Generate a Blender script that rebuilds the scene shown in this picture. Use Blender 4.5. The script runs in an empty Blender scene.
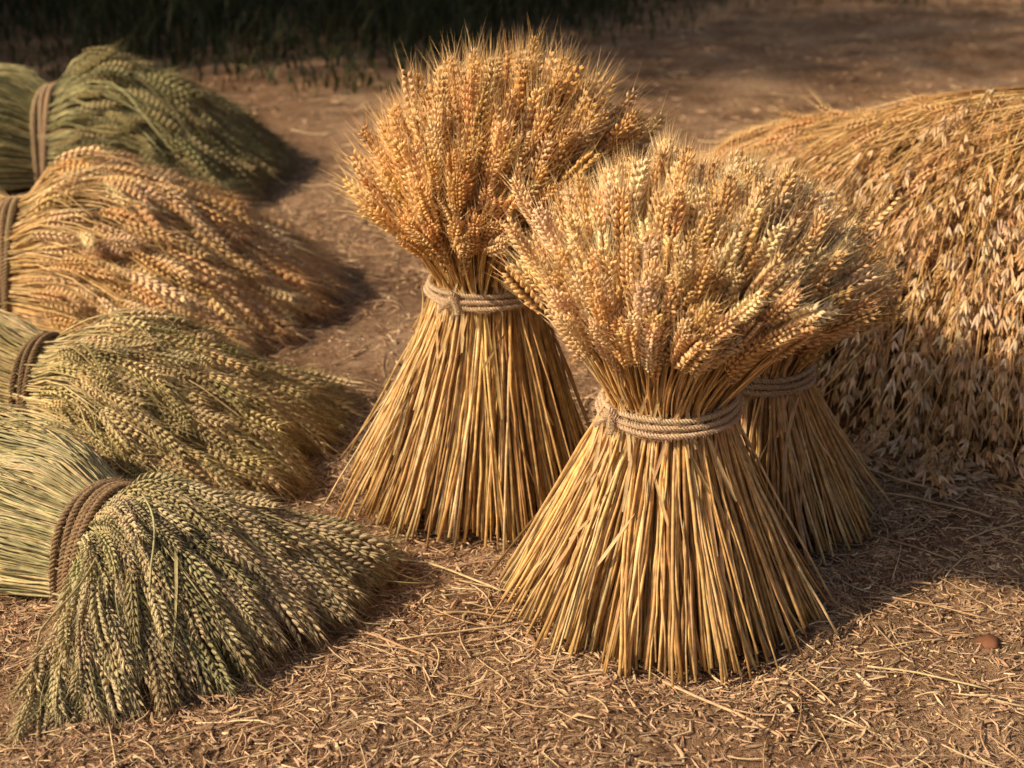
import bpy, math, numpy as np
from mathutils import Vector
rng = np.random.default_rng(11)
U = rng.uniform
TAU = 2*math.pi
scene = bpy.context.scene

# ------------------------------------------------------------------ helpers
def nrm(a):
    return a/np.maximum(np.linalg.norm(a, axis=-1, keepdims=True), 1e-9)

class Geo:
    def __init__(s):
        s.V=[]; s.C=[]; s.F=[]; s.n=0
    def add(s, V, faces, C):
        V=V.reshape(-1,3); C=np.broadcast_to(C.reshape(-1,3), V.shape)
        for f in faces:
            s.F.append(np.asarray(f)+s.n)
        s.V.append(V); s.C.append(C); s.n+=len(V)
    def obj(s, name, mat, parent=None, smooth=True):
        V=np.concatenate(s.V).astype(np.float32); C=np.concatenate(s.C).astype(np.float32)
        me=bpy.data.meshes.new(name)
        me.vertices.add(len(V)); me.vertices.foreach_set("co", V.ravel())
        loops=np.concatenate([f.ravel() for f in s.F]).astype(np.int32)
        tot=np.concatenate([np.full(len(f), f.shape[1]) for f in s.F]).astype(np.int32)
        st=np.concatenate([[0], np.cumsum(tot)[:-1]]).astype(np.int32)
        me.loops.add(len(loops)); me.loops.foreach_set("vertex_index", loops)
        me.polygons.add(len(tot)); me.polygons.foreach_set("loop_start", st)
        me.polygons.foreach_set("use_smooth", np.full(len(tot), smooth))
        a=me.attributes.new("Col", 'FLOAT_COLOR', 'POINT')
        a.data.foreach_set("color", np.concatenate([np.clip(C,0,1), np.ones((len(C),1),np.float32)],1).ravel())
        me.update(calc_edges=True)
        me.materials.append(mat)
        ob=bpy.data.objects.new(name, me); scene.collection.objects.link(ob)
        if parent: ob.parent=parent
        return ob

def empty(name):
    e=bpy.data.objects.new(name, None); scene.collection.objects.link(e); return e

def frames(P):
    T=nrm(np.gradient(P, axis=1))
    avg=nrm(P[:,-1]-P[:,0]+1e-6)
    ref=np.where(np.abs(avg[:,2:3])<.8, np.array([[0,0,1.]]), np.array([[1.,0,0]]))[:,None,:]
    N=nrm(np.cross(T, np.broadcast_to(ref,T.shape))); B=np.cross(T,N)
    return T,N,B

def tubes(g, P, R, k, C, cap=True, fr=None):
    n,m,_=P.shape
    T,N,B = fr if fr else frames(P)
    a=np.arange(k)*TAU/k
    R=np.broadcast_to(R,(n,m))[:,:,None,None]
    V=P[:,:,None,:]+R*(np.cos(a)[None,None,:,None]*N[:,:,None,:]+np.sin(a)[None,None,:,None]*B[:,:,None,:])
    if C.ndim==2: C=C[:,None,:]
    C=np.broadcast_to(C[:,:,None,:], V.shape)
    i=np.arange(n)[:,None,None]*m*k; j=np.arange(m-1)[None,:,None]*k; l=np.arange(k)[None,None,:]
    l2=(l+1)%k
    Q=np.stack([i+j+l, i+j+l2, i+j+k+l2, i+j+k+l],-1).reshape(-1,4)
    fs=[Q]
    if cap:
        b=np.arange(n)[:,None]*m*k
        fs.append(b+np.arange(k)[::-1][None]); fs.append(b+(m-1)*k+np.arange(k)[None])
    g.add(V, fs, C.reshape(-1,3))

def ribbons(g, P, W, S, C):
    n,m,_=P.shape
    T=nrm(np.gradient(P,axis=1)); S=S[:,None,:]
    S=nrm(S-(S*T).sum(-1,keepdims=True)*T)
    up=np.cross(T,S)
    W=np.broadcast_to(W,(n,m))[:,:,None]
    V=np.stack([P-S*W, P+up*W*.35, P+S*W],2)
    if C.ndim==2: C=C[:,None,:]
    C=np.broadcast_to(C[:,:,None,:],V.shape)
    i=np.arange(n)[:,None,None]*m*3; j=np.arange(m-1)[None,:,None]*3; l=np.arange(2)[None,None,:]
    Q=np.stack([i+j+l,i+j+l+1,i+j+3+l+1,i+j+3+l],-1).reshape(-1,4)
    g.add(V,[Q],C.reshape(-1,3))

def floret(k=6, flat=.8, ts=(.18,.5,.8), rs=(.7,1,.55)):
    v=[(0,0,0)]; 
    for t,r in zip(ts,rs):
        for i in range(k):
            a=TAU*i/k; v.append((r*math.cos(a), flat*r*math.sin(a), t))
    v.append((0,0,1)); nr=len(ts); tri=[]; quad=[]
    for i in range(k):
        tri.append((0,1+(i+1)%k,1+i))
        b=1+(nr-1)*k; tri.append((b+i,b+(i+1)%k,1+nr*k))
        for r in range(nr-1):
            a=1+r*k; quad.append((a+i,a+(i+1)%k,a+k+(i+1)%k,a+k+i))
    return np.array(v,float), np.array(tri), np.array(quad)

def ear_template(nodes=17, k=5, L=.11, awn=.02, awn_r=.00045, fl=.0155, fr=.0034, tilt=24, seed=1, hi=True):
    r=np.random.default_rng(seed)
    fv,ft,fq = floret(k) if hi else floret(4,ts=(.3,.7),rs=(1,.75))
    V=[];T=[];Q=[];C=[];n=0
    for i in range(nodes):
        u=.01+.88*i/(nodes-1); sg=1 if i%2 else -1
        e=min(1,.55+u*2.2)*min(1,.55+(1-u)*1.3)
        for yf in (-1,0,1):
            ax=math.radians(tilt*(.75 if yf==0 else 1)+r.uniform(-6,6))*sg
            ay=math.radians(24*yf+r.uniform(-7,7))
            d=np.array([math.sin(ax),math.sin(ay),math.cos(ax)*math.cos(ay)]); d/=np.linalg.norm(d)
            a=np.cross(d,[0,1,0]); a/=np.linalg.norm(a); b=np.cross(d,a)
            o=np.array([sg*.0028*e, yf*.0030*e, u*L])
            ln=fl*e*r.uniform(.88,1.12)
            P=o+ (fv[:,0:1]*a+fv[:,1:2]*b)*fr*e + fv[:,2:3]*d*ln
            V.append(P); T.append(ft+n); Q.append(fq+n)
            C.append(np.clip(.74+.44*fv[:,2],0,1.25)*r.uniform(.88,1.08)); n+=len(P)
            if awn>0 and (yf!=0 or i%3==0):
                tip=o+d*ln*.95
                al=awn*r.uniform(.4,1.4)*(1+.6*u)
                dd=d*.6+np.array([0,0,1])+r.normal(0,.12,3); dd/=np.linalg.norm(dd)
                q=np.array([tip+a*awn_r, tip-a*awn_r*.5+b*awn_r*.8, tip-a*awn_r*.5-b*awn_r*.8, tip+dd*al])
                V.append(q); T.append(np.array([[0,1,3],[1,2,3],[2,0,3]])+n); C.append(np.full(4,1.12)); n+=4
    V=np.concatenate(V); V[:,2]/=L
    return V,np.concatenate(T),np.concatenate(Q),np.concatenate(C)

def ears(g, tmpl, P0, Pm, P1, width, col):
    V,T,Q,C=tmpl; n=len(P0); m=len(V)
    a=P0; b=-3*P0+4*Pm-P1; c=2*P0-4*Pm+2*P1
    u=V[:,2][None,:,None]; uc=np.minimum(u,1.15)
    ctr=a[:,None]+b[:,None]*uc+c[:,None]*uc**2
    tan=b[:,None]+2*c[:,None]*uc
    ctr=ctr+(u-uc)*tan
    tan=nrm(tan)
    ref=nrm(rng.normal(size=(n,3)))[:,None,:]
    N=nrm(ref-(ref*tan).sum(-1,keepdims=True)*tan); B=np.cross(tan,N)
    w=np.broadcast_to(width,(n,))[:,None,None]
    X=ctr+w*(V[:,0][None,:,None]*N+V[:,1][None,:,None]*B)
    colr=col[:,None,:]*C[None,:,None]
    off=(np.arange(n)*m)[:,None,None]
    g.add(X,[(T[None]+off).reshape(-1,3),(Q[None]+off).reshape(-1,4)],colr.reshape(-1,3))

def vary(n, cols, amt=.14, w=None):
    cols=np.array(cols); i=rng.choice(len(cols), n, p=w); j=rng.choice(len(cols), n, p=w)
    t=U(0,1,(n,1)); c=cols[i]*(1-t)+cols[j]*t
    return c*(1+rng.normal(0,amt,(n,1)))*(1+rng.normal(0,.03,(n,3)))

# ------------------------------------------------------------------ materials
def mat_attr(name, rough=.6, transl=0.0, nscale=90, namt=.35, spec=.3):
    m=bpy.data.materials.new(name); m.use_nodes=True; nt=m.node_tree; N=nt.nodes; Lk=nt.links
    p=N["Principled BSDF"]; p.inputs["Roughness"].default_value=rough
    p.inputs["Specular IOR Level"].default_value=spec
    at=N.new("ShaderNodeAttribute"); at.attribute_name="Col"
    tc=N.new("ShaderNodeTexCoord")
    nz=N.new("ShaderNodeTexNoise"); nz.inputs["Scale"].default_value=nscale; nz.inputs["Detail"].default_value=3
    Lk.new(tc.outputs["Object"], nz.inputs["Vector"])
    mr=N.new("ShaderNodeMapRange"); mr.inputs[1].default_value=.3; mr.inputs[2].default_value=.7
    mr.inputs[3].default_value=1-namt; mr.inputs[4].default_value=1+namt*.6
    Lk.new(nz.outputs["Fac"], mr.inputs[0])
    vm=N.new("ShaderNodeVectorMath"); vm.operation='SCALE'
    Lk.new(at.outputs["Color"], vm.inputs[0]); Lk.new(mr.outputs[0], vm.inputs["Scale"])
    Lk.new(vm.outputs[0], p.inputs["Base Color"])
    if transl>0:
        tr=N.new("ShaderNodeBsdfTranslucent"); Lk.new(vm.outputs[0], tr.inputs["Color"])
        mx=N.new("ShaderNodeMixShader"); mx.inputs[0].default_value=transl
        Lk.new(p.outputs[0], mx.inputs[1]); Lk.new(tr.outputs[0], mx.inputs[2])
        Lk.new(mx.outputs[0], N["Material Output"].inputs["Surface"])
    return m
M_STRAW=mat_attr("straw",.45,0,60,.34,.4)
M_EAR=mat_attr("ear",.6,0,70,.2,.3)
M_LEAF=mat_attr("dry_leaf",.6,.3,60,.25)
M_ROPE=mat_attr("twine",.9,0,300,.35,.1)
M_LITTER=mat_attr("litter",.75,0,80,.3,.2)
M_GREEN=mat_attr("foliage",.6,.3,5,.4)
M_BARK=mat_attr("bark",.9,0,18,.5,.1)
M_CORE=mat_attr("shaded_straw_core",.9,0,120,.6,.1)

# ------------------------------------------------------------------ ground
gr=np.random.default_rng(5)
GK=np.concatenate([gr.normal(0,2.2,(10,2)),gr.normal(0,9,(14,2)),gr.normal(0,30,(16,2))])
GA=np.concatenate([np.full(10,.0040),np.full(14,.0018),np.full(16,.0011)])
GP=gr.uniform(0,TAU,40)
def gz(x,y):
    x=np.asarray(x,float); y=np.asarray(y,float)
    z=np.zeros(np.broadcast(x,y).shape)
    for k,a,p in zip(GK,GA,GP): z=z+a*np.sin(k[0]*x+k[1]*y+p)
    return z

def build_ground():
    n=420; t=np.linspace(-1,1,n)
    f=lambda t: 2.2*t+70*np.sign(t)*np.abs(t)**6
    X,Y=np.meshgrid(f(t)*1.2, f(t)+3.2)
    fade=np.clip(1.5-np.hypot(X,Y-3)/9,0,1)
    Z=gz(X,Y)*fade
    V=np.stack([X,Y,Z],-1).reshape(-1,3)
    i=np.arange(n-1)[:,None]*n+np.arange(n-1)[None,:]
    Q=np.stack([i,i+1,i+n+1,i+n],-1).reshape(-1,4)
    m=bpy.data.materials.new("dry_earth"); m.use_nodes=True; nt=m.node_tree; N=nt.nodes; L=nt.links
    p=N["Principled BSDF"]; p.inputs["Roughness"].default_value=.95; p.inputs["Specular IOR Level"].default_value=.1
    tc=N.new("ShaderNodeTexCoord")
    def nz(s,d=6,r=.6):
        q=N.new("ShaderNodeTexNoise"); q.inputs["Scale"].default_value=s; q.inputs["Detail"].default_value=d; q.inputs["Roughness"].default_value=r
        L.new(tc.outputs["Object"],q.inputs["Vector"]); return q
    a=nz(1.9,5); b=nz(38,7,.75); c=nz(180,3,.7)
    cr=N.new("ShaderNodeValToRGB"); e=cr.color_ramp.elements
    e[0].position=.38; e[0].color=(.15,.080,.042,1); e[1].position=.62; e[1].color=(.62,.42,.265,1)
    k=e.new(.5); k.color=(.38,.23,.132,1)
    mx=N.new("ShaderNodeMath"); mx.operation='MULTIPLY_ADD'; mx.inputs[1].default_value=.52
    L.new(b.outputs["Fac"],mx.inputs[0])
    m2=N.new("ShaderNodeMath"); m2.operation='MULTIPLY'; m2.inputs[1].default_value=.48; L.new(a.outputs["Fac"],m2.inputs[0])
    L.new(m2.outputs[0],mx.inputs[2]); L.new(mx.outputs[0],cr.inputs[0]); L.new(cr.outputs[0],p.inputs["Base Color"])
    ad=N.new("ShaderNodeMath"); ad.operation='ADD'; L.new(b.outputs["Fac"],ad.inputs[0]); L.new(c.outputs["Fac"],ad.inputs[1])
    bp=N.new("ShaderNodeBump"); bp.inputs["Strength"].default_value=1; bp.inputs["Distance"].default_value=.016
    L.new(ad.outputs[0],bp.inputs["Height"]); L.new(bp.outputs[0],p.inputs["Normal"])
    g=Geo(); g.add(V,[Q],np.full((1,3),.2)); g.obj("ground",m)
build_ground()

# ------------------------------------------------------------------ litter
def build_litter():
    g=Geo()
    LC=[(.62,.42,.25),(.44,.27,.16),(.78,.58,.37),(.28,.165,.095)]
    def patch(n,x0,x1,y0,y1,l0,l1,w0,w1,pw=2.,centres=None):
        x=U(x0,x1,n); y=U(y0,y1,n)
        if centres is not None:
            i=rng.integers(0,len(centres),n); c=np.array(centres)[i]; r=c[:,2]*(1+np.abs(rng.normal(0,.16,n))); an=U(0,TAU,n)
            x=c[:,0]+r*np.cos(an); y=c[:,1]+r*np.sin(an)
        keep=(np.sin(x*3.1+y*1.7)+np.sin(y*4.3-x*2.2)+np.sin(x*9+2)*np.sin(y*8))*.34+U(-.1,1,n)>.0
        x=x[keep]; y=y[keep]; n=len(x)
        L=l0+(l1-l0)*U(0,1,n)**pw; a=U(0,TAU,n); ca=np.cos(a); sa=np.sin(a)
        t=np.array([-.5,0,.5])[None]; cv=U(-.3,.3,n)[:,None]*L[:,None]; b=np.array([[0,1,0]])
        px=x[:,None]+ca[:,None]*L[:,None]*t-sa[:,None]*cv*b
        py=y[:,None]+sa[:,None]*L[:,None]*t+ca[:,None]*cv*b
        pz=gz(px,py)+.0015+U(0,.006,n)[:,None]+L[:,None]*.28*U(-1,1,n)[:,None]*t
        P=np.stack([px,py,pz],-1)
        W=(w0+(w1-w0)*U(0,1,n)**1.8)[:,None]*np.array([[.45,1,.35]])
        S=np.stack([-sa,ca,U(-.9,.9,n)],-1)
        ribbons(g,P,W,S,vary(n,LC,.16,[.35,.32,.16,.17]))
    patch(70000,-1.3,1.5,1.45,3.1,.004,.034,.0005,.0026)
    patch(9000,-1.3,1.5,1.45,3.1,.008,.06,.0009,.0034,2.5)
    patch(46000,-2.4,2.2,3.0,5.5,.008,.05,.0010,.0034)
    patch(20000,-4.5,5,5.5,12,.02,.07,.002,.005)
    patch(14000,0,0,0,0,.006,.045,.0006,.0024,2,[(.282,2.28,.29),(-.08,2.74,.28),(.505,2.64,.26),(-.55,2.3,.32),(1.1,3.3,.55)])
    def straws(n,x0,x1,y0,y1,l0,l1,r0,r1,pw=2.5):
        x=U(x0,x1,n); y=U(y0,y1,n); L=l0+(l1-l0)*U(0,1,n)**pw; a=U(0,TAU,n)
        t=np.linspace(-.5,.5,5)[None]; cv=U(-.12,.12,n)[:,None]*L[:,None]*(1-4*t**2)
        px=x[:,None]+np.cos(a)[:,None]*L[:,None]*t-np.sin(a)[:,None]*cv
        py=y[:,None]+np.sin(a)[:,None]*L[:,None]*t+np.cos(a)[:,None]*cv
        pz=gz(px,py)+.004+U(0,.006,n)[:,None]
        tubes(g,np.stack([px,py,pz],-1),U(r0,r1,n)[:,None],5,vary(n,[(.58,.40,.22),(.44,.28,.16),(.76,.58,.36)],.15))
    straws(3000,-1.3,1.4,1.5,3.1,.015,.14,.0006,.0016)
    straws(1500,-2.4,2.4,3.0,5.5,.03,.18,.001,.002)
    straws(600,-4,4,5.5,11,.05,.22,.0018,.003)
    lng=[((.03,2.02),(.19,1.82)),((-.20,2.13),(.0,2.17)),((.62,2.6),(.85,2.42)),((.9,2.5),(1.12,2.62)),((-.33,2.2),(-.12,2.05)),
         ((-.1,2.35),(.1,2.22)),((.7,2.28),(.86,2.2)),((-.25,3.1),(0,3.2)),((.45,1.8),(.56,1.93)),((.25,2.0),(.42,1.84)),((-.9,1.82),(-.72,1.77)),
         ((-.02,2.3),(-.16,2.42)),((.0,2.2),(-.13,2.22)),((.75,2.75),(.98,2.60)),((.72,2.9),(.93,2.70)),((-.1,1.95),(.06,1.9)),((.6,2.05),(.78,1.98))]
    P=[]
    for (a,b) in lng:
        t=np.linspace(0,1,8); x=a[0]+(b[0]-a[0])*t; y=a[1]+(b[1]-a[1])*t+.008*np.sin(t*3)
        P.append(np.stack([x,y,gz(x,y)*.5+.009+0*x],-1))
    P=np.array(P); tubes(g,P,U(.0014,.0026,len(P))[:,None],6,vary(len(P),[(.70,.50,.29),(.54,.37,.2)],.08))
    g.obj("straw_litter",M_LITTER)
    g=Geo(); fv,ft,fq=floret(6,.9,(.15,.5,.85),(.7,1,.7))
    n=1800; y=1.5+U(0,1,n)**1.5*4; x=U(-1,1.1,n)*(.6*y); s=U(.002,.007,n)*U(.4,1,n)
    pos=np.stack([x,y,gz(x,y)],-1)
    V=fv[None]*np.array([1,1,1.5])*s[:,None,None]*(1+rng.normal(0,.18,(n,len(fv),3)))+pos[:,None]-np.array([0,0,.3])*s[:,None,None]
    off=(np.arange(n)*len(fv))[:,None,None]
    g.add(V,[(ft[None]+off).reshape(-1,3),(fq[None]+off).reshape(-1,4)],np.repeat(vary(n,[(.3,.18,.11),(.2,.12,.07),(.42,.28,.18)],.1),len(fv),0))
    g.obj("earth_clods",M_LITTER,smooth=False)
build_litter()

def stone(x,y,r,col):
    import bmesh
    bm=bmesh.new(); bmesh.ops.create_icosphere(bm,subdivisions=3,radius=r)
    for v in bm.verts:
        p=v.co/r; f=1+.12*math.sin(3*p.x+1)+.10*math.sin(4*p.y+2*p.z)+.05*math.sin(9*p.z+7*p.x)
        v.co*=f; v.co.z*=.55; v.co.x*=1.2
    me=bpy.data.meshes.new("stone"); bm.to_mesh(me); bm.free()
    for f in me.polygons: f.use_smooth=True
    a=me.attributes.new("Col",'FLOAT_COLOR','POINT'); a.data.foreach_set("color",np.tile([*col,1.],len(me.vertices)))
    me.materials.append(M_BARK); o=bpy.data.objects.new("stone",me); scene.collection.objects.link(o)
    o.location=(x,y,float(gz(x,y))+r*.3)
stone(.83,2.13,.018,(.22,.10,.055))

# ------------------------------------------------------------------ rope
def rope(g, P, r, pitch, col, fuzz=.6):
    P=P[None]; T,N,B=frames(P)
    s=np.concatenate([[0],np.cumsum(np.linalg.norm(np.diff(P[0],axis=0),axis=1))])
    for k in range(3):
        a=(s/pitch*TAU+k*TAU/3)[None,:,None]
        Pk=P+r*.52*(np.cos(a)*N+np.sin(a)*B)
        tubes(g,Pk,np.full((1,P.shape[1]),r*.56),7,vary(1,[col],.06),fr=(T,N,B))
    n=int(s[-1]*900*fuzz)
    i=rng.integers(1,P.shape[1]-1,n); a=U(0,TAU,n)[:,None]
    d=np.cos(a)*N[0,i]+np.sin(a)*B[0,i]; o=P[0,i]+d*r*.9
    e=d*U(.2,1,(n,1))+T[0,i]*U(-1.5,1.5,(n,1)); L=U(.003,.011,(n,1))
    H=np.stack([o,o+e*L*.5+rng.normal(0,.0008,(n,3)),o+e*L+rng.normal(0,.0015,(n,3))],1)
    tubes(g,H,np.full((n,1),.00022),3,vary(n,[np.array(col)*1.25],.1),cap=False)

# ------------------------------------------------------------------ standing sheaf
E_NEAR=ear_template(17,5,.11,.024,.00033,fr=.0037)
E_MID=ear_template(15,4,.11,.030,.00040,fr=.0040,hi=False,seed=3)
E_LONG=ear_template(15,4,.11,.040,.00055,fr=.0040,hi=False,seed=4)
E_LNEAR=ear_template(18,5,.11,.026,.0004,seed=6)

STRAWC=[(.78,.52,.21),(.66,.39,.14),(.86,.64,.33),(.44,.24,.08)]
EARC=[(.84,.57,.28),(.74,.46,.19),(.90,.69,.41)]
def bez(a,c,b,t):
    t=t[...,None]; return (1-t)**2*a+2*t*(1-t)*c+t**2*b

def standing(name, base, neck, head, rb, rn, Rh, Rv, z0, thmax, n, tmpl, earL=(.10,.13), nst=650, rs=(.0016,.0036), outl=None, ropes=3, knot=-2.3, earc=EARC, ew=(1.0,1.35)):
    par=empty(name); gs=Geo(); ge=Geo(); gl=Geo(); grp=Geo()
    base=np.array(base); neck=np.array(neck,float); head=np.array(head)
    def mk(n, sp=1.):
        c=U(math.cos(math.radians(thmax)),1,n); th=np.arccos(c); s=(th/math.radians(thmax))
        s=np.clip(s**.8*U(.88,1.04,n),0,1.03); ph=U(0,TAU,n)
        d=np.stack([np.cos(ph),np.sin(ph)],-1)
        sb=np.clip(s*U(.88,1.05,n),0,1.08)
        odd=U(0,1,n)<.09*sp; sb=np.where(odd,sb*U(1.0,1.26,n),sb)
        ph2=ph+rng.normal(0,.10,n)+(U(0,1,n)<.12)*rng.normal(0,.22,n); db=np.stack([np.cos(ph2),np.sin(ph2)],-1)
        lob=1+.035*np.sin(5*ph2+1)+.025*np.sin(11*ph2+3)
        bot=np.concatenate([base+db*(rb*sb*lob)[:,None], (U(0,.016,n)+(U(0,1,n)<.16)*U(0,.06,n))[:,None]],1)
        nk=np.concatenate([neck[:2]+d*(rn*s*U(.93,1.0,n))[:,None], np.full((n,1),neck[2])],1)
        rho=1-.42*U(0,1,n)**1.4+(U(0,1,n)<.07)*U(0,.10,n)
        R=Rh*rho; RV=Rv*rho
        tip=np.concatenate([head+d*(R*np.sin(th))[:,None], (z0+RV*np.cos(th))[:,None]],1)+rng.normal(0,.014,(n,3))
        t=np.linspace(0,1,9)[None,:,None]
        e=(1-t)**1.18
        low=nk[:,None]+(bot-nk)[:,None]*np.concatenate([e,e,1-t],-1)
        bow=rng.normal(0,.006,(n,1,3))*np.array([1,1,0])
        low+=bow*np.sin(t*math.pi)
        low[:,1:-1]+=rng.normal(0,.0013,(n,7,3))*np.array([1,1,0])
        ln=np.linalg.norm(tip-nk,axis=1)[:,None]
        out=np.concatenate([d*s[:,None],np.zeros((n,1))],1)
        ctl=nk+ln*.48*nrm(np.array([0,0,1.])+out*.62+rng.normal(0,.08,(n,3)))
        return bot,nk,tip,low,ln,ctl
    bot,nk,tip,low,ln,ctl=mk(n)
    if outl is not None:
        # the stalks nearest (in angle round the neck) carry the straying ears
        for o in np.array(outl):
            do=o[:2]-neck[:2]; do/=np.linalg.norm(do)
            q=int(np.argmax(((nk[:,:2]-neck[:2])@do)*(1-10*(np.linalg.norm(tip-o,axis=1)<1e-6))))
            tip[q]=o; ctl[q]=nk[q]*.5+o*.5+np.array([0,0,.02]); nk[q]+=0
        ln=np.linalg.norm(tip-nk,axis=1)[:,None]
    eL=U(earL[0],earL[1],n); te=1-eL/ln[:,0]*1.0
    f=np.linspace(0,1,7)[None]*te[:,None]
    up=bez(nk[:,None],ctl[:,None],tip[:,None],f)
    P=np.concatenate([low,up[:,1:]],1)
    r=U(rs[0],rs[1],n)[:,None]*np.concatenate([np.full(9,1.),np.linspace(.8,.34,6)])[None]
    cs=vary(n,STRAWC,.15,[.4,.25,.2,.15])
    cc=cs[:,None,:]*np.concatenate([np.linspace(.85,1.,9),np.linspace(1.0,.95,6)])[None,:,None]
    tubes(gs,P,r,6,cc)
    b2,n2,t2,l2,_,_=mk(nst,1.6); cs=vary(nst,STRAWC,.18,[.4,.25,.2,.15])
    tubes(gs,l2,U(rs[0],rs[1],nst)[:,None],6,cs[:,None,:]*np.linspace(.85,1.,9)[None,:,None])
    P0=up[:,-1]; tm=(te+1)/2; Pm=bez(nk,ctl,tip,tm)
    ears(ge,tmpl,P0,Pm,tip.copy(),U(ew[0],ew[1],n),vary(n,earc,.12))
    m=110; ph=U(0,TAU,m); d=np.stack([np.cos(ph),np.sin(ph),0*ph],-1); sg=np.stack([-np.sin(ph),np.cos(ph),0*ph],-1)
    z=U(-.32,.05,m)*neck[2]/.4; L=U(.08,.22,m); t=np.linspace(0,1,6)[None]
    zz=neck[2]+z[:,None]+L[:,None]*t*.9
    low_=np.clip((neck[2]-zz)/neck[2],0,1)**1.18; hi_=np.clip((zz-neck[2])/(z0-neck[2]+.05),0,1.4)
    rad=rn+(rb-rn)*low_+ (Rh*.55-rn)*hi_**1.5*.8+.003+.018*(t-.5)**2*4*U(0,1,m)[:,None]**2
    cxy=neck[:2][None,None]+(base-neck[:2])[None,None]*low_[...,None]+(head-neck[:2])[None,None]*np.clip(hi_,0,1)[...,None]
    P=np.concatenate([cxy,zz[...,None]],-1)+d[:,None]*rad[...,None]+sg[:,None]*(U(-.05,.05,m)[:,None]*t)[...,None]
    ribbons(gl,P,U(.0018,.0042,m)[:,None]*np.array([[.5,1,1,.9,.6,.08]]),sg+rng.normal(0,.3,(m,3)),vary(m,[(.76,.56,.30),(.64,.43,.20)],.12))
    RC=(.58,.44,.29)
    for k in range(ropes):
        a=np.linspace(0,TAU,420)+knot
        rr=rn+.006+.0012*np.sin(3*a+k)+(rb-rn)*.02*(ropes-k)
        zz=neck[2]-.008+(k-(ropes-1)/2)*.0104+.0028*np.sin(a*1+k*.8)+.0014*np.sin(4*a+k*2)
        rope(grp,np.stack([neck[0]+rr*np.cos(a),neck[1]+rr*np.sin(a),zz],-1),.0050,.017,RC,1.4)
    kp=np.array([neck[0]+(rn+.014)*math.cos(knot),neck[1]+(rn+.014)*math.sin(knot),neck[2]-.006])
    dr=np.array([math.cos(knot),math.sin(knot),0]); sd=np.array([-math.sin(knot),math.cos(knot),0])
    t=np.linspace(0,TAU,90)[:,None]
    rope(grp,kp+dr*(.005+.005*np.cos(2*t))+sd*.009*np.sin(t)+np.array([0,0,1])*.017*np.cos(t+.4)*np.cos(t*.5),.0046,.017,RC,3)
    for q in (-1,1):
        t=np.linspace(0,1,50)[:,None]
        rope(grp,kp+dr*(.010+.015*t)+sd*(q*.022*t)+np.array([0,0,-1])*(.022*t**1.3),.0036,.017,RC,5)
    gs.obj("straw_stalks",M_STRAW,par); ge.obj("grain_ears",M_EAR,par); gl.obj("dry_leaves",M_LEAF,par); grp.obj("twine_band",M_ROPE,par)
    return par

standing("wheat_sheaf",(.275,2.28),(.272,2.28,.405),(.308,2.27),.295,.105,.322,.322,.525,73,940,E_NEAR,nst=850,outl=[(-.01,2.15,.76),(.0,2.3,.79),(.64,2.3,.76)],knot=-2.55)
standing("wheat_sheaf",(-.08,2.74),(-.05,2.74,.470),(.0,2.74),.275,.108,.325,.345,.59,80,820,E_MID,nst=800,knot=-2.1,
         outl=[(.33,2.72,.83),(.31,2.7,.86),(.30,2.76,.80),(-.2,2.7,.90)],earc=[(.78,.48,.19),(.66,.38,.13),(.86,.59,.30)])
standing("wheat_sheaf",(.505,2.64),(.50,2.64,.325),(.52,2.66),.26,.085,.245,.26,.42,76,380,E_MID,nst=560,earc=[(.74,.47,.20),(.64,.37,.14)])

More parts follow.
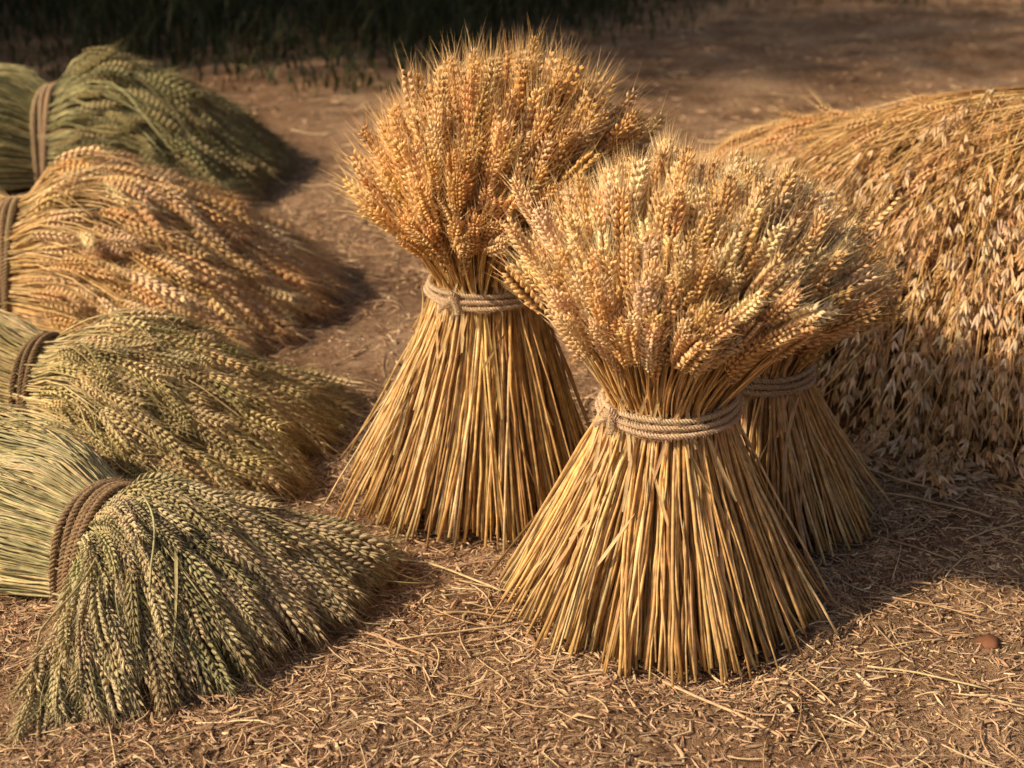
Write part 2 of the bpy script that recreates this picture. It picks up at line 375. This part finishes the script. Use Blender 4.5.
# ------------------------------------------------------------------ lying sheaf
def lying(name, band, ang, wb, Hb, tail, HL, sR, sL, nE, tmpl, earc, stemc, earL=.11, bulge=.1, shortR=.3, shortL=.15, width=1., rs=(.0014,.003), ropec=(.26,.175,.10), nS=700, ropes=4, rr=.0072, messy=1., fmin=.25, blades=80):
    par=empty(name); gs=Geo(); ge=Geo(); gl=Geo(); grp=Geo(); gc=Geo()
    A=math.radians(ang); ax=np.array([math.cos(A),math.sin(A)]); lt=np.array([-math.sin(A),math.cos(A)])
    band=np.array(band); pk=.22
    def flow(p,z,rho,dj=0):
        al=np.where(p>0,p*math.radians(sL),p*math.radians(sR))+dj
        hl=HL*np.where(p>0,1-shortL*p**2,1-shortR*p**2)
        rp=np.maximum(rho,0)/hl
        a2=al*(.45+.55*np.clip(rp*1.6,0,1))
        rm=np.minimum(rho,0)
        rh=np.maximum(rho,0)
        pin=1-pk*np.exp(-(rho/.085)**2)
        lat=p*(wb+.11*(-rm))*pin+dj*(-rm)*.8
        bx=rh*np.cos(a2)+rm; by=lat+rh*np.sin(a2)
        lump=1+.05*np.sin(4.2*p+7*rho+A*9)+.04*np.sin(9*p-11*rho+2)
        H=Hb*(1+bulge*np.sin(np.clip(rp,0,1)*math.pi))*(1-np.clip(rp,0,1.1)**2.4*.93)
        H=np.where(rho<0,Hb,H)*(1+(lump-1)*np.clip(np.abs(rho)/.1,0,1))
        zz=np.maximum(H*pin*z,.0)+.012
        xy=band+bx[...,None]*ax+by[...,None]*lt
        return np.concatenate([xy,zz[...,None]],-1)
    def mk(n,qmin):
        psi=U(-1,1,n)*math.radians(88); q=qmin+(1-qmin)*U(0,1,n)**.6
        return np.sin(psi)*q,np.cos(psi)*q
    p,z=mk(nE,.72); hl=HL*np.where(p>0,1-shortL*p**2,1-shortR*p**2)
    f=fmin+(1.03-fmin)*U(0,1,nE)**.8; L=earL*U(.8,1.15,nE)
    rt=np.maximum(f*hl,L+.035); dj=rng.normal(0,.09*messy,nE)
    P1=flow(p,z,rt,dj); Pm=flow(p,z,rt-L*.5,dj); P0=flow(p,z,rt-L,dj)
    j=rng.normal(0,.014*messy,(nE,3)); j[:,2]=np.abs(j[:,2])*1.0
    P1=P1+j; Pm=Pm+j*.3+np.array([0,0,.004])
    ears(ge,tmpl,P0,Pm,P1,width*U(.75,1.1,nE),vary(nE,earc,.15))
    tt=np.linspace(0,1,16)[None]
    rho=-tail*U(.92,1.05,nE)[:,None]+(rt-L+tail)[:,None]*tt; rho[:,-1]=rt-L
    P=flow(p[:,None]+0*rho,z[:,None]+0*rho,rho,dj[:,None]); P[:,1:-1]+=rng.normal(0,.0018,(nE,14,3))
    P[:,1:-1,2]-=.010*np.clip(rho[:,1:-1]/.08,0,1)
    tubes(gs,P,U(rs[0],rs[1],nE)[:,None]*np.linspace(1.1,.6,16)[None],5,vary(nE,stemc,.17))
    p,z=mk(nS,.75); rho=-tail*U(.9,1.06,nS)[:,None]+(tail+HL*U(.04,.25,nS))[:,None]*tt
    sh=1-.10*np.clip(rho/.06,0,1)
    P=flow((p[:,None]+rng.normal(0,.06,nS)[:,None]*(tt-.5)*2)*sh,z[:,None]*sh,rho,rng.normal(0,.07,nS)[:,None]); P[:,1:-1]+=rng.normal(0,.0020,(nS,14,3))
    tubes(gs,P,U(rs[0],rs[1],nS)[:,None],5,vary(nS,stemc,.2))
    m=blades*2; p,z=mk(m,.99); r0=np.where(U(0,1,m)<.75,-tail+U(0,.25,m),U(.04,HL*.6,m)); Lf=U(.12,.30,m); t=np.linspace(0,1,8)[None]
    rho=r0[:,None]+Lf[:,None]*t
    P=flow(np.clip(p[:,None]+U(-.45,.45,m)[:,None]*t,-1,1),z[:,None]+0*rho,rho); P[...,2]+=.005+.022*U(0,1,m)[:,None]**2*np.sin(t*math.pi*.9)
    sd=np.tile(np.append(lt,0.),(m,1))+rng.normal(0,.5,(m,3)); h=m//2
    ribbons(gl,P[:h],U(.0013,.0032,h)[:,None]*np.array([[.4,.9,1,1,.9,.7,.4,.05]]),sd[:h],vary(h,stemc,.12))
    tubes(gs,P[h:],U(rs[0]*.6,rs[1]*.7,m-h)[:,None],5,vary(m-h,stemc,.15))
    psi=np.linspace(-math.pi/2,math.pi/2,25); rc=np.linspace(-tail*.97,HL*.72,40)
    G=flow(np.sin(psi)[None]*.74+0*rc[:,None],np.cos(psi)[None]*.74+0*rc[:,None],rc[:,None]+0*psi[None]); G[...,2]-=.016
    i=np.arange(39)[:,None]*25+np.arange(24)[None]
    gc.add(G,[np.stack([i,i+1,i+26,i+25],-1).reshape(-1,4)],np.array(stemc[-1])[None]*.35)  # filler core; stem colour darkened to paint in the shade between stalks
    for k in range(ropes):
        a=np.linspace(-.10*math.pi,1.10*math.pi,300)
        off=(k-(ropes-1)/2)*rr*1.65+rr*.55*np.sin(a*2+k*2.1)+rr*.3*np.sin(a*5+k)
        pin=1-pk*np.exp(-(off/.085)**2)
        lift=rr*(1.15+.25*np.sin(a*3+k*1.7))
        y=np.cos(a)*(pin*wb+lift); zz=np.maximum(np.sin(a)*(pin*Hb+lift)+.012,.002)
        xy=band+off[:,None]*ax+y[:,None]*lt
        rope(grp,np.concatenate([xy,zz[:,None]],1),rr,rr*3.6,ropec,1.2)
    gs.obj("straw_stalks",M_STRAW,par); ge.obj("grain_ears",M_EAR,par); gl.obj("leaf_blades",M_LEAF,par); grp.obj("twine_band",M_ROPE,par); gc.obj("shaded_straw_core",M_CORE,par)

lying("green_wheat_sheaf",(-.745,2.345),-30,.155,.225,.55,.475,46,20,800,E_LNEAR,
      [(.44,.36,.195),(.54,.44,.25),(.34,.295,.145),(.66,.53,.32)],[(.46,.41,.21),(.58,.49,.26),(.34,.31,.14),(.60,.46,.23),(.30,.265,.115)],shortR=.18,shortL=.05,earL=.12,width=1.1,ropes=5,rr=.0070,bulge=.0,fmin=.28,messy=.85,ropec=(.30,.205,.12))
lying("green_wheat_sheaf",(-1.07,3.03),-12,.18,.28,.6,.66,26,10,680,E_LONG,
      [(.62,.48,.23),(.72,.56,.30),(.50,.41,.18)],[(.62,.48,.22),(.72,.56,.29),(.48,.39,.17)],earL=.12,shortR=.15,shortL=.1,ropes=3,rr=.0068,width=1.15,bulge=.0,fmin=.3,messy=1.1)
lying("wheat_sheaf",(-1.42,3.95),-2,.22,.38,.6,.88,22,14,950,E_LONG,
      [(.86,.57,.29),(.76,.47,.20),(.92,.67,.39)],[(.76,.53,.25),(.66,.44,.18),(.50,.31,.11)],earL=.14,shortR=.15,shortL=.1,ropes=3,rr=.009,width=1.25,bulge=.16,rs=(.002,.0035),fmin=.26,messy=1.5,ropec=(.40,.28,.17))
lying("green_wheat_sheaf",(-1.78,5.5),0,.27,.43,.7,.86,18,14,680,E_LONG,
      [(.38,.33,.15),(.50,.41,.20),(.29,.27,.12)],[(.36,.33,.15),(.46,.39,.18),(.27,.26,.115)],earL=.16,shortR=.15,shortL=.1,ropes=3,rr=.010,width=1.4,bulge=.14,rs=(.0025,.004),ropec=(.52,.38,.24),fmin=.25,messy=1.6)

# ------------------------------------------------------------------ oat pile
def oat_pile():
    par=empty("oat_sheaf_pile"); gs=Geo(); ge=Geo(); gc=Geo()
    cx,cy,a,b,H=1.36,3.58,1.0,.74,.63
    ro=math.radians(-16); cr_,sr_=math.cos(ro),math.sin(ro)
    def loc(x,y):
        dx=x-cx; dy=y-cy; return (dx*cr_+dy*sr_)/a,(-dx*sr_+dy*cr_)/b
    def hz(x,y):
        u,v=loc(x,y); an=np.arctan2(v,u)
        r=np.hypot(u,v)*(1+.05*np.sin(3*an+1)+.04*np.sin(7*an))
        h1=H*(1+.13*np.clip(u,-1,1))*np.clip(1-r**2.1,0,1)**.7*(1+.05*np.sin(6*x+2)*np.cos(5*y))
        r2=np.hypot((x-.98)/.62,(y-4.15)/.42); h2=.47*np.clip(1-r2**2.2,0,1)**.7
        return np.maximum(h1,h2)
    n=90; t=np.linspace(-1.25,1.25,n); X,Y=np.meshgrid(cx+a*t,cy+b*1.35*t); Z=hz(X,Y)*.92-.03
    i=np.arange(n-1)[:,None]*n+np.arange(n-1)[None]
    gc.add(np.stack([X,Y,Z],-1),[np.stack([i,i+1,i+n+1,i+n],-1).reshape(-1,4)],np.array([[.13,.065,.025]]))  # filler core coloured dark, painting the shade in gaps between spikelets
    S=560; m=18
    r=np.sqrt(U(0,.85,S)); an=U(0,TAU,S); an=np.where(U(0,1,S)<.75,-abs(U(.02,math.pi-.02,S)),an)
    lu=a*r*np.cos(an)*.95; lv=b*r*np.sin(an)*.95
    x=cx+lu*cr_-lv*sr_; y=cy+lu*sr_+lv*cr_; P=[]
    st=U(.014,.029,S); flowd=np.array([-.35,-.25])
    for k in range(m):
        z=hz(x,y); P.append(np.stack([x,y,z],-1))
        e=.01; gx=(hz(x+e,y)-hz(x-e,y))/(2*e); gy=(hz(x,y+e)-hz(x,y-e))/(2*e)
        d=np.stack([-gx,-gy],-1); mag=np.linalg.norm(d,axis=1,keepdims=True); dn=d/np.maximum(mag,1e-3)
        v=nrm(dn*np.clip(mag,.2,1)+flowd*.4+np.array([0,-.25])+rng.normal(0,.12,(S,2)))
        sl=np.sqrt(1+np.clip(mag[:,0],0,4)**2)
        x=x+v[:,0]*st/sl; y=y+v[:,1]*st/sl
    P=np.stack(P,1)
    nl=(U(.0,1,S)**1.4*.11)[:,None]*np.linspace(.2,1,m)[None]
    dx=P[...,0]-cx; dy=P[...,1]-cy; rad=nrm(np.stack([dx*.6,dy,.5+0*dx],-1))
    P=P+rad*nl[...,None]; P[...,2]=np.maximum(P[...,2],.02)
    SC=[(.62,.36,.13),(.74,.46,.18),(.42,.23,.08)]
    tubes(gs,P,np.full((S,1),.0016),4,vary(S,SC,.14))
    i=rng.permutation(S)[:520]; tubes(gs,P[i]+rng.normal(0,.014,(520,1,3))+rad[i]*.004,np.full((520,1),.0018),4,vary(520,SC,.16))
    fv,ft,fq=floret(5,.5,(.2,.5,.8),(.75,1,.5))
    T=nrm(np.gradient(P,axis=1)); per=[];pos=[];dr=[];up=[]
    dens=np.clip(.35+.65*(P[:,8,2]<.47),0,1)
    for k in range(4,m):
        for rep in range(2 if k>6 else 1):
            keep=U(0,1,S)<.62*dens
            side=nrm(np.cross(T[:,k],rad[:,k])); s=U(-1,1,S)[:,None]
            base=P[:,k]+T[:,k]*U(-.5,.5,(S,1))*.02
            o=base+side*s*.018+rad[:,k]*U(0,.024,(S,1))
            d=nrm(T[:,k]*.9+side*s*.45+rad[:,k]*U(-.05,.4,(S,1))+np.array([0,0,-.6]))
            pos.append(o[keep]);dr.append(d[keep]);up.append(rad[:,k][keep])
            per.append(np.stack([base-T[:,k]*.018,(base+o)*.5-T[:,k]*.004,o],1)[keep])
    B=np.concatenate(per); tubes(gs,B,np.full((len(B),1),.0006),3,vary(len(B),[(.66,.44,.2)],.1),cap=False)
    pos=np.concatenate(pos);dr=np.concatenate(dr);up=np.concatenate(up)
    k=260; fx=U(.62,1.3,k); fy=3.45-.62*np.sqrt(np.clip(1-((fx-1.3)/.85)**2,0,1))-np.abs(rng.normal(0,.07,k))
    pos=np.concatenate([pos,np.stack([fx,fy,gz(fx,fy)+.008],-1)]); aa=U(0,TAU,k)
    dr=np.concatenate([dr,np.stack([np.cos(aa),np.sin(aa),U(-.05,.15,k)],-1)]); up=np.concatenate([up,np.tile([0,0,1.],(k,1))]); n=len(pos)
    col=vary(n,[(.80,.55,.31),(.68,.42,.20),(.88,.68,.46),(.48,.27,.11)],.12,[.35,.3,.2,.15])
    sd=nrm(np.cross(dr,nrm(up+rng.normal(0,.5,(n,3)))))
    L=U(.028,.050,n)
    for sg,ln,w in ((-1,1,.0038),(1,.95,.0038),(0,.75,.0030)):
        d=nrm(dr+sd*sg*U(.10,.40,(n,1))); s2=nrm(sd-(sd*d).sum(-1,keepdims=True)*d); n2=np.cross(d,s2)
        V=pos[:,None]+fv[None,:,2:3]*d[:,None]*(L*ln)[:,None,None]+w*(fv[None,:,0:1]*s2[:,None]+fv[None,:,1:2]*n2[:,None])
        off=(np.arange(n)*len(fv))[:,None,None]
        cc=col[:,None,:]*(.72+.38*fv[None,:,2:3])*(.75 if sg==0 else 1)
        ge.add(V,[(ft[None]+off).reshape(-1,3),(fq[None]+off).reshape(-1,4)],cc.reshape(-1,3))
    def sweep(n,x0,x1,y0,y1,a0,a1,l0,l1,frac,lift,fl=.30):
        t=np.linspace(0,1,16)[None]
        sx=U(x0,x1,n); sy=U(y0,y1,n); ang=np.radians(U(a0,a1,n)); L=U(l0,l1,n); cv=U(0,.5,n)[:,None]
        aa=ang[:,None]+cv*t
        x=sx[:,None]+np.cumsum(np.cos(aa)*L[:,None]/16,1); y=sy[:,None]+np.cumsum(np.sin(aa)*L[:,None]/16,1)
        z=np.maximum(hz(x,y),fl-.25*t+0*x)+lift*U(.1,1,n)[:,None]*(1-.4*t)+.01
        P=np.stack([x,y,z],-1)
        for _ in range(5): P[:,1:-1]=(P[:,:-2]+P[:,1:-1]+P[:,2:])/3
        tubes(gs,P,U(.0013,.0026,n)[:,None]*np.linspace(1,.6,16)[None],5,vary(n,[(.74,.47,.19),(.62,.37,.13),(.82,.60,.29),(.42,.24,.08)],.14))
        i=U(0,1,n)<frac; Q=P[i]
        d=nrm(Q[:,-1]-Q[:,-2]); k=len(Q)
        if k: ears(ge,E_LONG,Q[:,-1],Q[:,-1]+d*.055,Q[:,-1]+d*.11+rng.normal(0,.014,(k,3))-np.array([0,0,.012]),U(.7,1,k),vary(k,[(.80,.54,.27),(.7,.43,.18)],.1))
    sweep(420,1.35,2.2,3.3,4.1,165,205,.6,1.15,.6,.08)
    sweep(240,1.3,1.8,3.9,4.35,166,184,.5,.95,.7,.06,.48)
    sweep(400,1.2,2.0,3.3,3.9,205,262,.3,.70,.0,.07)
    gs.obj("oat_stalks",M_STRAW,par); ge.obj("oat_spikelets",M_EAR,par); gc.obj("shaded_oat_core",M_CORE,par)
oat_pile()

# ------------------------------------------------------------------ grass verge, trees
def grass():
    g=Geo(); n=24000
    x=U(-7,7,n); y=U(7.2,13.5,n)
    edge=7.9+.5*np.sin(x*1.3)+.3*np.sin(x*3.7+1)+np.clip(x+.3,0,3)*1.25
    k=(y>edge+rng.normal(0,.35,n)); x=x[k];y=y[k];n=len(x)
    tall=np.clip((y-edge[k])/1.5,.25,1)
    h=U(.12,.62,n)*(.6+.6*np.sin(x*2+y)**2)*tall; a=U(0,TAU,n); ln=U(.2,.9,n)*h
    t=np.array([0,.35,.7,1])[None]
    P=np.stack([x[:,None]+np.cos(a)[:,None]*ln[:,None]*t**2,y[:,None]+np.sin(a)[:,None]*ln[:,None]*t**2,h[:,None]*t*(1-.15*t)],-1)
    ribbons(g,P,U(.003,.010,n)[:,None]*np.array([[1,1,.7,.05]]),np.stack([-np.sin(a),np.cos(a),0*a],-1),vary(n,[(.045,.06,.02),(.07,.085,.028),(.10,.09,.035),(.04,.05,.015)],.2))
    g.obj("grass",M_GREEN)
grass()

def leaves(g,c,n,size,cols):
    d=nrm(rng.normal(size=(n,3))); s=nrm(np.cross(d,rng.normal(size=(n,3)))); L=size*U(.6,1.3,n)
    t=np.array([0,.5,1])[None,:,None]
    P=c[:,None]+d[:,None]*t*L[:,None,None]
    ribbons(g,P,(L*.28)[:,None]*np.array([[.2,1,.05]]),s,vary(n,cols,.2))
def tree(x,y,h,cr,n):  # unseen trees, placed out of frame to throw shade on the far ground
    par=empty("tree"); gb=Geo(); gl=Geo()
    t=np.linspace(0,1,8)
    P=np.stack([x+.15*np.sin(t*3),y+.1*np.sin(t*4),t*h*.62],-1)[None]
    tubes(gb,P,(.16-.07*t)[None],12,np.array([[.12,.085,.055]]))
    cl=[]
    for k in range(24):
        a=U(0,TAU); el=U(-.05,1.1); R=cr*U(.5,1)
        e=np.array([x+R*math.cos(a)*math.cos(el),y+R*math.sin(a)*math.cos(el),h*.66+R*math.sin(el)*.6])
        s=np.array([x+.05,y,h*U(.32,.6)]); tt=np.linspace(0,1,7)[:,None]
        B=s+(e-s)*tt+np.array([0,0,.25])*np.sin(tt*3)*U(.2,1)
        tubes(gb,B[None],(.055*(1-tt[:,0]*.85))[None],7,np.array([[.12,.085,.055]]))
        cl.append(e); cl.append(B[4])
    cl=np.array(cl); i=rng.integers(0,len(cl),n)
    c=cl[i]+rng.normal(0,.24*cr/1.5,(n,3))
    leaves(gl,c,n,.14,[(.05,.085,.02),(.08,.11,.03),(.04,.06,.018)])
    gb.obj("trunk",M_BARK,par); gl.obj("crown",M_GREEN,par)
tree(-3.6,7.4,5.6,2.3,6500)
tree(-4.8,10.2,5.6,2.3,7500)
tree(-7.3,7.6,5.6,2.3,9000)
tree(-8.6,10.4,5.8,2.3,7500)

def hedge():
    g=Geo(); n=9000
    x=U(-13,13,n); y=14.4+U(-.6,.6,n); z=U(0,1,n)**.8*(1.7+.4*np.sin(x*1.1)+.25*np.sin(x*3.1))
    leaves(g,np.stack([x,y,z],-1),n,.26,[(.045,.07,.02),(.07,.09,.03),(.03,.045,.015)])
    g.obj("hedge",M_GREEN)
hedge()

# ------------------------------------------------------------------ light, world, camera
el=math.radians(37); hd=np.array([.93,.37]); hd=hd/np.linalg.norm(hd)
D=Vector((hd[0]*math.cos(el),hd[1]*math.cos(el),-math.sin(el)))
sl=bpy.data.lights.new("sun",'SUN'); sl.energy=4.8; sl.angle=math.radians(1.8); sl.color=(1,.79,.54)
so=bpy.data.objects.new("sun",sl); scene.collection.objects.link(so); so.rotation_euler=D.to_track_quat('-Z','Y').to_euler(); so.location=(-4,-3,5)
w=bpy.data.worlds.new("World"); scene.world=w; w.use_nodes=True; nt=w.node_tree
bg=nt.nodes["Background"]; sky=nt.nodes.new("ShaderNodeTexSky"); sky.sky_type='NISHITA'; sky.sun_disc=False
sky.sun_elevation=el; sky.sun_rotation=math.atan2(-hd[0],-hd[1]); sky.dust_density=7.0
nt.links.new(sky.outputs[0],bg.inputs[0]); bg.inputs[1].default_value=.075

cam=bpy.data.cameras.new("camera"); co=bpy.data.objects.new("camera",cam); scene.collection.objects.link(co)
co.location=(0,0,1.35); co.rotation_euler=(math.radians(90-22),0,0)
cam.lens=50; cam.sensor_width=36; cam.clip_end=300; cam.clip_start=.05
cam.dof.use_dof=True; cam.dof.focus_distance=2.45; cam.dof.aperture_fstop=4.0
scene.camera=co
scene.view_settings.view_transform='Standard'; scene.view_settings.look='None'; scene.view_settings.exposure=0
